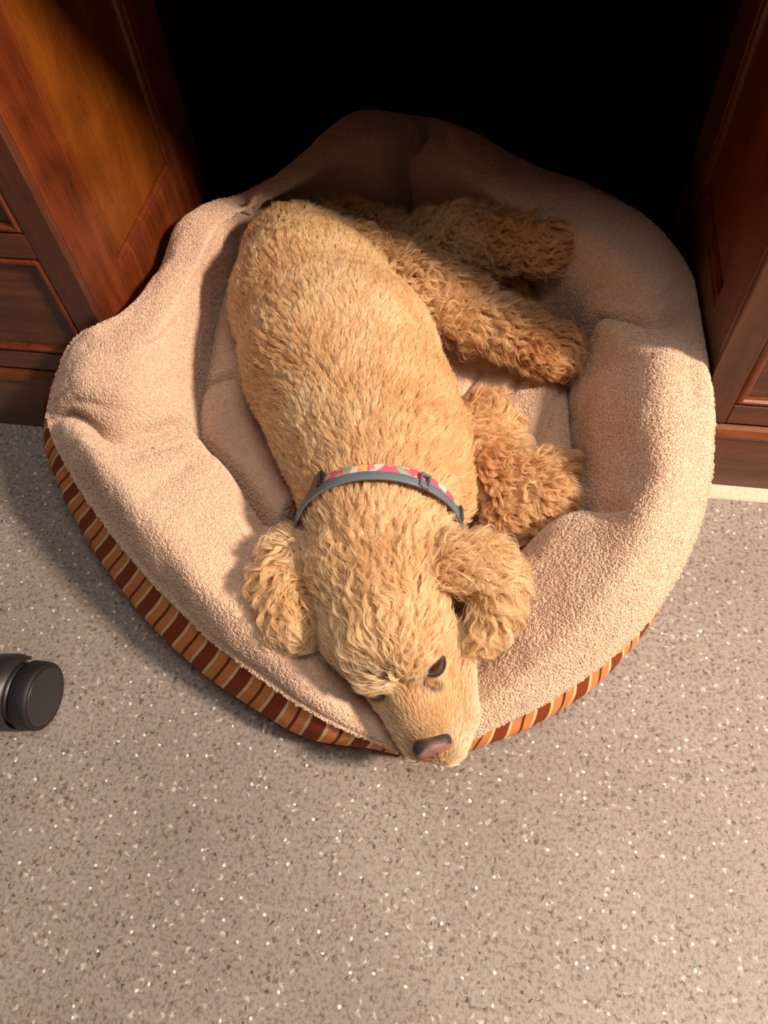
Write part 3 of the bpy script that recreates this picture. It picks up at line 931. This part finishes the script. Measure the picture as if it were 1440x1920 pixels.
# --- eyes
def eye(c, n, r, name, inner, outer, up_dir, opened, par):
    """eyeball with a two-lid rim; inner/outer are the corners in the world"""
    mt, nt, b = mat_new('dark_eye')
    b.inputs['Base Color'].default_value = (*S(62, 36, 26), 1); b.inputs['Roughness'].default_value = .06; b.inputs['Coat Weight'].default_value = 1.0
    sp = MB().lathe([(-r * math.cos(a), max(r * math.sin(a), 1e-5)) for a in np.linspace(0, math.pi, 33)], c, n, 48)
    e = sp.build(name, mt, par, True)
    ax = outer - inner; ax -= n * (ax @ n); ln = np.linalg.norm(ax); ax /= ln; ln = min(ln, 1.72 * r)
    up = np.cross(n, ax); up /= np.linalg.norm(up)
    if up @ up_dir < 0: up = -up
    NP, NQ = 64, 14
    v = []
    for k in range(NP):
        a = 2 * math.pi * k / NP
        x = math.cos(a) * ln / 2; y = math.sin(a)
        y = (opened[0] if y > 0 else -opened[1]) * abs(y) ** 1.15
        x_, y_ = x / r, y / r
        q = math.hypot(x_, y_); q2 = min(q, .97); x_ *= q2 / q; y_ *= q2 / q
        d0 = ax * x_ + up * y_ + n * math.sqrt(1 - q2 * q2)
        ct, st = math.cos(1.42), math.sin(1.42)
        d1 = (ax * math.cos(a) + up * math.sin(a)) * st + n * ct
        for t in np.linspace(0, 1, NQ):
            d = d0 * (1 - t) + d1 * t; d /= np.linalg.norm(d)
            rr = r + .0002 + .0016 * math.sin(min(t * 5, math.pi / 2)) + .0012 * t
            v.append(c + d * rr)
    f = [(a * NQ + b, ((a + 1) % NP) * NQ + b, ((a + 1) % NP) * NQ + b + 1, a * NQ + b + 1) for a in range(NP) for b in range(NQ - 1)]
    lid = link_mesh('eyelid', v, f, lid_mat())
    e_ = np.array([[1 - min(1, max(0, (t - .10) / .14)) if math.sin(2 * math.pi * k / NP) > -.15 else 1 - min(1, max(0, (t - .30) / .2)) for t in np.linspace(0, 1, NQ)] for k in range(NP)])
    ea = lid.data.attributes.new('edge', 'FLOAT', 'POINT'); ea.data.foreach_set('value', e_.ravel().astype(np.float32))
    fix_normals(lid)
    lid.parent = e
    return e


updir = P(740, 1150, .2) - P(800, 1330, .13)
inn, _ = pick(797, 1270, bv0); outr, _ = pick(838, 1224, bv0)
eye(eye_c, ne, EYE_R, 'eye', inn, outr, updir, (.0030, .0056), dog)
inn2, _ = pick(722, 1312, bv0); out2, _ = pick(688, 1298, bv0)
eye(eye2_c, ne2, EYE_R * .95, 'eye', inn2, out2, updir, (.0014, .0034), dog)

# --- nose
nf = P(822, 1418, .118) - P(795, 1330, .150); nf /= np.linalg.norm(nf)
nside = P(842, 1388, .128) - P(780, 1412, .128); nside -= nf * (nside @ nf); nside /= np.linalg.norm(nside)
nup = np.cross(nside, nf); nup = nup if nup[2] > 0 else -nup
nf, nup = nf * .68 + nup * .73, nup * .68 - nf * .73
nc = P(811, 1400, .133)
nv = []; rim_ = []; NA, NB = 110, 64
for j in range(NB + 1):
    th = math.pi * j / NB
    for i in range(NA):
        ph = 2 * math.pi * i / NA
        d = np.array([math.sin(th) * math.cos(ph), math.cos(th), math.sin(th) * math.sin(ph)])   # side, forward, up
        sx_, fy, uz = np.sign(d) * np.abs(d) ** .85
        wv = 1 + .16 * uz                                    # wider above
        p = np.array([sx_ * .0198 * wv, fy * .0115, uz * .0152])
        for s in (-1, 1):                                    # nostrils with their side slits
            for (qx, qy, qz, rr0, dp) in ((.0078, .0108, -.0020, .0036, .0090), (.0108, .0098, -.0045, .0028, .0060), (.0140, .0075, -.0060, .0024, .0050), (.0170, .0045, -.0062, .0022, .0040)):
                q = p - np.array([s * qx, qy, qz]); g = math.exp(-(q @ q) / rr0 ** 2)
                p = p - np.array([s * .10, .95, 0]) * dp * g
        p[1] -= .0016 * math.exp(-(p[0] / .0011) ** 2) * (fy > 0) * (uz < .5)   # groove
        rim_.append(max(0, min(1, ((p[0] / .020) ** 2 + (p[2] / .0152) ** 2 - .84) / .22)) if uz > -.1 else 0)
        nv.append(nc + (nside * p[0] + nf * p[1] + nup * p[2]) * .94)
nfc = [(j * NA + i, j * NA + (i + 1) % NA, (j + 1) * NA + (i + 1) % NA, (j + 1) * NA + i) for j in range(NB) for i in range(NA)]
mt, nt, b = mat_new('nose_leather'); L = nt.links.new
tc = N(nt, 'ShaderNodeTexCoord'); vo = N(nt, 'ShaderNodeTexVoronoi', i_Scale=900.0); L(tc.outputs['Object'], vo.inputs['Vector'])
no = N(nt, 'ShaderNodeTexNoise', i_Scale=55.0, i_Detail=3.0); L(tc.outputs['Object'], no.inputs['Vector'])
r = ramp(nt, [(.30, S(58, 38, 36)), (.42, S(140, 96, 84)), (.70, S(170, 122, 106))]); L(no.outputs[0], r.inputs[0])
ra = N(nt, 'ShaderNodeAttribute'); ra.attribute_name = 'rim'; rx = N(nt, 'ShaderNodeMix', data_type='RGBA'); L(ra.outputs['Fac'], rx.inputs[0]); L(r.outputs[0], rx.inputs[6]); rx.inputs[7].default_value = (*S(58, 44, 42), 1)
L(rx.outputs[2], b.inputs['Base Color'])
b.inputs['Roughness'].default_value = .42
bp = N(nt, 'ShaderNodeBump', i_Strength=.6, i_Distance=.0006); L(vo.outputs[0], bp.inputs['Height']); L(bp.outputs[0], b.inputs['Normal'])
nose = link_mesh('nose', nv, nfc, mt, dog); fix_normals(nose)
ra_ = nose.data.attributes.new('rim', 'FLOAT', 'POINT'); ra_.data.foreach_set('value', np.array(rim_, np.float32))


# --- collars: a closed loop round the neck, found on the body's own surface
def loop_on(arc, n=96):
    pts = np.array([pick(*q, bv)[0] for q in arc])
    c = pts.mean(0); u, s_, vt = np.linalg.svd(pts - c); nrm = vt[2]
    # neck centre in that plane
    na = P(715, 1000, .175); nb = P(715, 900, .172)
    axd = nb - na; t = ((c - na) @ nrm) / (axd @ nrm); cen = na + axd * t
    e1 = pts[-1] - cen; e1 -= nrm * (e1 @ nrm); e1 /= np.linalg.norm(e1); e2 = np.cross(nrm, e1)
    if e2[2] < 0: e2 = -e2
    out = []
    for k in range(n):
        a = 2 * math.pi * k / n
        d = e1 * math.cos(a) + e2 * math.sin(a)
        h = bv.ray_cast(Vector(cen + d * .19), Vector(-d))
        rr0 = np.linalg.norm(np.array(h[0]) - cen) if h[0] is not None else .07
        out.append(min(rr0, .125))
    out = np.array(out)
    for _ in range(12): out = (np.roll(out, 1) + out + np.roll(out, -1)) / 3
    return cen, nrm, e1, e2, out


def loop_pt(lp, a, off=0, shift=0):
    cen, nrm, e1, e2, rr0 = lp
    n = len(rr0); x = (a / (2 * math.pi) * n) % n; i = int(x); f = x - i
    r = rr0[i] * (1 - f) + rr0[(i + 1) % n] * f + off
    return cen + nrm * shift + (e1 * math.cos(a) + e2 * math.sin(a)) * r


def band(name, lp, w_, th, off, shift, mat, par, a0=0, a1=2 * math.pi, prof=None, tilt=0.):
    n = 200; closed = abs(a1 - a0 - 2 * math.pi) < 1e-6
    prof = prof or [(-.5, 0), (-.5, .7), (-.42, 1), (.42, 1), (.5, .7), (.5, 0)]
    v = []; uv = []
    for k in range(n if closed else n + 1):
        a = a0 + (a1 - a0) * k / n
        for (x, y) in prof:
            v.append(loop_pt(lp, a, off + y * th + tilt * x * w_, shift + x * w_)); uv.append((a * 8, x))
    kp = len(prof); f = []
    nn = n if closed else n
    for k in range(nn):
        k2 = (k + 1) % n if closed else k + 1
        for j in range(kp): f.append((k * kp + j, k2 * kp + j, k2 * kp + (j + 1) % kp, k * kp + (j + 1) % kp))
    if not closed: f.append(tuple(range(kp))); f.append(tuple(n * kp + j for j in range(kp)))
    o = link_mesh(name, v, f, mat, None, True, uv); fix_normals(o)
    if par: keep_parent(o, par)
    return o


lp = loop_on([(575, 985), (592, 935), (640, 903), (700, 893), (760, 900), (810, 930), (848, 975)])
nrm_dir = 1 if lp[1] @ (P(715, 900, .17) - P(715, 1000, .17)) > 0 else -1     # + towards the rump
fc = empty('floral_collar', tuple(np.round(loop_pt(lp, 1.5), 3)))
tag(fc, 'pink floral fabric collar with a black buckle around the dog\'s neck', 'collar')
mt, nt, b = mat_new('floral_cloth'); L = nt.links.new
tc = N(nt, 'ShaderNodeTexCoord'); vo = N(nt, 'ShaderNodeTexVoronoi', i_Scale=120.0); L(tc.outputs['Object'], vo.inputs['Vector'])
sc_ = N(nt, 'ShaderNodeSeparateColor'); L(vo.outputs['Color'], sc_.inputs[0])
r = ramp(nt, [(0, S(232, 92, 112)), (.38, S(240, 140, 146)), (.52, S(214, 208, 196)), (.68, S(150, 168, 150)), (.8, S(238, 190, 96)), (.86, S(236, 104, 120))], 'CONSTANT'); L(sc_.outputs[0], r.inputs[0])
L(r.outputs[0], b.inputs['Base Color']); b.inputs['Roughness'].default_value = .7
no = N(nt, 'ShaderNodeTexNoise', i_Scale=700.0); L(tc.outputs['Object'], no.inputs['Vector']); bp = N(nt, 'ShaderNodeBump', i_Strength=.4, i_Distance=.0004); L(no.outputs[0], bp.inputs['Height']); L(bp.outputs[0], b.inputs['Normal'])
band('fabric_band', lp, .0150, .0022, .0065, .0025 * nrm_dir, mt, fc)
# rope of grey-white trim on the left flank
M_gry = simple('grey_rubber', S(108, 118, 128), .45, bscale=60)
M_gry2 = simple('pale_grey_webbing', S(184, 188, 182), .8, bump=1.0, bscale=500)


def angle_of(px, py):
    q = pick(px, py, bv)[0] - lp[0]
    return math.atan2(q @ lp[3], q @ lp[2])


def boxed(name, a, shift, half_a, half_s, half_t, off, mat, par, hole=0, rot=0.):
    """small block or square ring lying on the loop"""
    c = loop_pt(lp, a, off, shift); e = loop_pt(lp, a + .02, off, shift) - loop_pt(lp, a - .02, off, shift); e /= np.linalg.norm(e)
    s_ = lp[1] * nrm_dir; e2_ = e * math.cos(rot) + s_ * math.sin(rot); s2 = np.cross(np.cross(e, s_), e2_); s2 /= np.linalg.norm(s2)
    u = np.cross(e2_, s2); u = u if u @ (c - lp[0]) > 0 else -u
    mb = MB()
    def bx(x0, x1, y0, y1):
        k = MB().box((x0, y0, -half_t), (x1, y1, half_t), .0008)
        n0 = len(mb.v); mb.v += [tuple(c + e2_ * p[0] + s2 * p[1] + u * p[2]) for p in k.v]; mb.f += [tuple(n0 + i for i in f) for f in k.f]
    if hole:
        bx(-half_a, -half_a + hole, -half_s, half_s); bx(half_a - hole, half_a, -half_s, half_s)
        bx(-half_a + hole * .8, half_a - hole * .8, -half_s, -half_s + hole); bx(-half_a + hole * .8, half_a - hole * .8, half_s - hole, half_s)
    else: bx(-half_a, half_a, -half_s, half_s)
    return mb.build(name, mat, par)


M_bk = simple('black_buckle', S(34, 28, 28), .3)
aL = angle_of(606, 918); aR = angle_of(786, 910); aE = angle_of(843, 966)
boxed('buckle', aL, .002 * nrm_dir, .0085, .0125, .0016, .0098, M_bk, fc, rot=.35)
boxed('slider', angle_of(612, 913), .006 * nrm_dir, .003, .010, .0022, .0105, M_bk, fc, rot=0)
gc = empty('flea_collar', tuple(np.round(loop_pt(lp, 1.0), 3)))
tag(gc, 'grey rubber flea collar with a square keeper loop lying against the pink collar', 'collar')
gp = [(-.5, 0), (-.5, .8), (-.36, 1), (-.22, .8), (-.1, 1), (.12, 1), (.24, .8), (.36, 1), (.5, .8), (.5, 0)]
band('rubber_band', lp, .0100, .0032, .0085, -.0075 * nrm_dir, M_gry, gc, prof=gp)
boxed('keeper_loop', aR, -.0035 * nrm_dir, .0058, .0095, .0020, .0120, M_gry, gc, hole=.0026, rot=.1)
boxed('keeper_loop', aE, -.0035 * nrm_dir, .0035, .0085, .0018, .0120, simple('dark_grey_rubber', S(62, 66, 72), .45), gc)

# --- fur
FT = tri; Pv = V0
a_, b_, c_ = Pv[FT[:, 0]], Pv[FT[:, 1]], Pv[FT[:, 2]]
fn = np.cross(b_ - a_, c_ - a_); ar = np.linalg.norm(fn, axis=1) / 2; fn /= (2 * ar[:, None] + 1e-12)
cen_ = (a_ + b_ + c_) / 3
# vertex normals for smooth interpolation
vn = np.zeros_like(Pv)
for k in range(3): np.add.at(vn, FT[:, k], fn * ar[:, None])
vn /= np.linalg.norm(vn, axis=1, keepdims=True) + 1e-12


def bone_weights(p):
    D = np.stack([bone_d(p, i) for i in range(len(BONES))], 1)
    D = D - D.min(1, keepdims=True)
    W = np.exp(-D / .007); return W / W.sum(1, keepdims=True)


FP = np.array([FUR[k] for k in kinds]); TN = np.array([TONE[k][0] for k in kinds])
bdir = (bB - bA) / np.linalg.norm(bB - bA, axis=1, keepdims=True)
BROW = P(752, 1290, .175)
isc = np.array([k in ('crown', 'brow') for k in kinds], float)
isleg = np.array([k in ('leg', 'paw', 'thigh') for k in kinds], float)
istor = np.array([k in ('torso', 'shoulder') for k in kinds], float)


def flow_at(p, n, W):
    d = W @ bdir
    fan = p - BROW; fan /= np.linalg.norm(fan, axis=1, keepdims=True) + 1e-9
    wc = (W @ isc)[:, None]
    d = d * (1 - wc) + fan * wc
    wt = (W @ istor)[:, None]
    d = d + wt * np.array([.25, -.15, -.35])
    wl = (W @ isleg)[:, None]
    sw = np.stack([vnoise(p * 28, 31), vnoise(p * 28, 32), vnoise(p * 28, 33)], 1)
    d = d + sw * (.22 + .55 * wl)
    d = d - n * (d * n).sum(1, keepdims=True)
    return d / (np.linalg.norm(d, axis=1, keepdims=True) + 1e-9)


Wf = bone_weights(cen_)
vis = np.clip(fn[:, 2] + .70, 0, 1)                    # little hair is needed on the side lain upon
dens = ar * (Wf @ FP[:, 5]) * (vis > .05) * (.35 + .65 * np.clip(vis * 1.5, 0, 1)) * (cen_[:, 2] > .055)
NH = FUR_COUNT
cdf = np.cumsum(dens); cdf /= cdf[-1]


def sample(n):
    f = np.searchsorted(cdf, rng.random(n)); f = np.clip(f, 0, len(FT) - 1)
    r1 = np.sqrt(rng.random(n)); r2 = rng.random(n)
    w3 = np.stack([1 - r1, r1 * (1 - r2), r1 * r2], 1)
    T = FT[f]
    p = (Pv[T] * w3[:, :, None]).sum(1); nn = (vn[T] * w3[:, :, None]).sum(1)
    return p, nn / np.linalg.norm(nn, axis=1, keepdims=True)


K = 9
tk = np.linspace(0, 1, K)
NG = NH // 25
gp_, gn = sample(NG); gW = bone_weights(gp_); gf = flow_at(gp_, gn, gW); gpar = gW @ FP
gL = gpar[:, 0] * (.75 + .5 * rng.random(NG)); amp = gpar[:, 1] * (.6 + .8 * rng.random(NG)); wl_ = gpar[:, 2] * (.8 + .4 * rng.random(NG)); lift = gpar[:, 3]
glift = .5 + 1.0 * rng.random(NG)
# shorter under the collars and round the eyes
gb = np.cross(gn, gf)
phase = 2 * np.pi * (vnoise(gp_ * 22, 41) * 1.2 + .12 * rng.random(NG))
hand = np.sign(rng.random(NG) - .5)


def near_fade(p):
    s = np.ones(len(p))
    q = p - lp[0]; sh = (q @ lp[1]) * nrm_dir
    rad0 = np.linalg.norm(q - np.outer(q @ lp[1], lp[1]), axis=1)
    on = (sh > -.013) & (sh < .012) & (rad0 < .16)
    s = np.where(on & (np.linalg.norm(q, axis=1) < .15), .45, s)
    return s


gL *= near_fade(gp_)
path = np.zeros((NG, K, 3)); path[:, 0] = gp_ - gn * .0006
pos = gp_.copy(); dirc = gf.copy(); nrmc = gn.copy()
for k in range(1, K):
    t = tk[k]; st = gL / (K - 1)
    hgt = gL * lift * glift * (1 - (1 - t) ** 1.8) * (1 - .25 * t)
    pos = pos + dirc * st[:, None]
    newp = np.empty_like(pos); newn = np.empty_like(pos)
    for j in range(NG):
        h = bv.find_nearest(pos[j])
        newp[j] = h[0]; newn[j] = h[1]
    dist = np.linalg.norm(newp - pos, axis=1, keepdims=True)
    nrmc = nrmc * .6 + newn * .4; nrmc /= np.linalg.norm(nrmc, axis=1, keepdims=True)
    pos = newp
    dirc = dirc - nrmc * (dirc * nrmc).sum(1, keepdims=True); dirc /= np.linalg.norm(dirc, axis=1, keepdims=True) + 1e-9
    bb = np.cross(nrmc, dirc)
    ph = 2 * np.pi * (t * gL) / wl_ + phase
    A = amp * min(1, t * 1.8)
    path[:, k] = pos + nrmc * (hgt + A * .55 * (1 + np.cos(ph) * hand))[:, None] + bb * (A * np.sin(ph))[:, None]
# strands
hp, hn = sample(NH)
kd = KDTree(NG)
for j in range(NG): kd.insert(gp_[j], j)
kd.balance()
near_i = np.empty((NH, 2), int); near_d = np.empty((NH, 2))
for j in range(NH):
    r_ = kd.find_n(hp[j], 2)
    near_i[j] = (r_[0][1], r_[1][1]); near_d[j] = (r_[0][2], r_[1][2])
gi = near_i[:, 0]
hW = bone_weights(hp); hpar = hW @ FP
keep = pig_crease(hp) < .35
# none where the nose sits
q = hp - nc; keep &= ((q @ nside / .0194) ** 2 + (q @ nf / .0128) ** 2 + (q @ nup / .0142) ** 2) > 1
clump = hpar[:, 4]
off = (hp - gp_[gi])
scale_l = .72 + .45 * rng.random(NH)
fly = rng.random(NH) < .05
cl = np.where(fly, .15, clump)
pts = np.zeros((NH, K, 3))
g_rel = path[gi] - path[gi][:, :1]
nzv = np.stack([vnoise(hp * 260, 51), vnoise(hp * 260, 52), vnoise(hp * 260, 53)], 1)
for k in range(K):
    t = tk[k]
    pts[:, k] = hp - hn * .0006 + g_rel[:, k] * scale_l[:, None] - off * (cl * t ** .8)[:, None] + nzv * (hpar[:, 0] * .055 * t)[:, None] + hn * (fly * hpar[:, 0] * .25 * t ** 1.5)[:, None]
pts = pts[keep]; hpk = hp[keep]; hWk = hW[keep]; NHk = len(pts); scl = scale_l[keep]
# colour of the coat
base = np.array(S(246, 208, 156)); deep = np.array(S(216, 150, 90)); pale = np.array(S(254, 236, 204))
tone = hWk @ TN + .38 * vnoise(hpk * 16, 61) + .25 * vnoise(hpk * 45, 62) + .16 * (rng.random(NHk) - .5) + (.55 * (rng.random(NG) - .5))[gi[keep]]
tone = np.clip(tone, -.9, .9)[:, None]
colr = np.where(tone > 0, base + (deep - base) * tone, base + (pale - base) * -tone)
mark = np.zeros(NHk)
for q_, r_ in [(q, .0038) for q in tm] + [(q, .0026) for q in brow_shade]:
    mark = np.maximum(mark, np.clip(1.6 - np.linalg.norm(hpk - q_, axis=1) / r_, 0, 1))
colr *= (1 - .88 * mark)[:, None]  # tear stain and painted shade of the brow wrinkles
# darker hairs beside the nose pad, rusty bridge of the muzzle
dn = np.linalg.norm(hpk - nc, axis=1); colr *= (1 - .55 * np.clip(1.35 - dn / .021, 0, 1))[:, None]
hc = bpy.data.hair_curves.new('coat')
hc.add_curves([K] * NHk)
hc.attributes['position'].data.foreach_set('vector', pts.reshape(-1).astype(np.float32))
rad_ = hc.attributes.get('radius') or hc.attributes.new('radius', 'FLOAT', 'POINT')
thin = 1 - .55 * np.clip(hWk @ np.array([k in ('muzzle', 'cheek', 'brow') for k in kinds], float), 0, 1)
wthick = thin[:, None] * (.00021 + .00004 * rng.random(NHk))[:, None] * (1 - .75 * tk[None, :] ** 1.6)
rad_.data.foreach_set('value', wthick.reshape(-1).astype(np.float32))
ca = hc.attributes.new('coat_colour', 'FLOAT_VECTOR', 'CURVE'); ca.data.foreach_set('vector', colr.reshape(-1).astype(np.float32))
coat = bpy.data.objects.new('fur', hc); col.objects.link(coat); coat.parent = dog
mt = bpy.data.materials.new('golden_fur'); mt.use_nodes = True; nt = mt.node_tree; nt.nodes.clear(); L = nt.links.new
out = nt.nodes.new('ShaderNodeOutputMaterial'); hb = nt.nodes.new('ShaderNodeBsdfHairPrincipled')
hb.parametrization = 'COLOR'
at_ = N(nt, 'ShaderNodeAttribute'); at_.attribute_name = 'coat_colour'
L(at_.outputs['Vector'], hb.inputs['Color'])
hb.inputs['Roughness'].default_value = .42; hb.inputs['Radial Roughness'].default_value = .6
hb.inputs['Coat'].default_value = 0.0
df = N(nt, 'ShaderNodeBsdfDiffuse'); L(at_.outputs['Vector'], df.inputs['Color'])
ms = N(nt, 'ShaderNodeMixShader'); ms.inputs[0].default_value = .5
L(hb.outputs[0], ms.inputs[1]); L(df.outputs[0], ms.inputs[2]); L(ms.outputs[0], out.inputs[0])
hc.materials.append(mt)
#DOG_END

# ------------------------------------------------------------------ chair caster
M_blk = simple('black_plastic', S(44, 41, 42), .42, bump=.15, bscale=120)
M_rub = simple('dull_black_rubber', S(30, 28, 29), .6, bump=.2, bscale=200)
cz = .0395
cp = P(84, 1306, cz)
ct = empty('chair_caster', (cp[0] - .03, cp[1], 0))
wx = cp[0] + .0
for sgn, x_out in ((1, wx), (-1, wx - .062)):
    wh = MB().lathe([(-.022, .027), (-.0215, .0368), (-.019, .0390), (-.003, .0390), (0, .0380), (.0012, .0362), (.0004, .0350), (.0004, .001)], (x_out, cp[1], cz), (sgn, 0, 0), 96).build('wheel', M_rub, ct, True)
    MB().lathe([(-.001, .0343), (.0012, .0338), (.0015, .032), (.0015, .001)], (x_out, cp[1], cz), (sgn, 0, 0), 96).build('wheel_cap', M_blk, ct, True)
hd = MB().lathe([(-.034, .032), (-.033, .0358), (-.024, .0355), (-.0238, .032)], (wx, cp[1], cz), (1, 0, 0), 96); hd.build('hub', M_blk, ct, True)
hv = []; hf = []
for i in range(33):
    a = math.radians(-70 + 230 * i / 32)
    for (x, r) in ((-.026, .042), (-.042, .044), (-.058, .042), (-.058, .0385), (-.026, .0385)):
        hv.append((wx + x, cp[1] - math.cos(a) * r, cz + math.sin(a) * r))
for i in range(32):
    for k in range(5): hf.append((i * 5 + k, i * 5 + (k + 1) % 5, i * 5 + 5 + (k + 1) % 5, i * 5 + 5 + k))
ho = link_mesh('hood', hv, hf, M_blk); fix_normals(ho); keep_parent(ho, ct)
MB().lathe([(0, .006), (.06, .006)], (wx - .044, cp[1], cz + .03), (0, 0, 1), 24).build('stem', M_blk, ct, True)
lg = MB().box((wx - .5, cp[1] - .02, .105), (wx - .030, cp[1] + .02, .135), .008).build('chair_foot', M_blk, ct)
tag(ct, 'black twin wheel chair caster on the speckled floor at the left edge', 'caster')
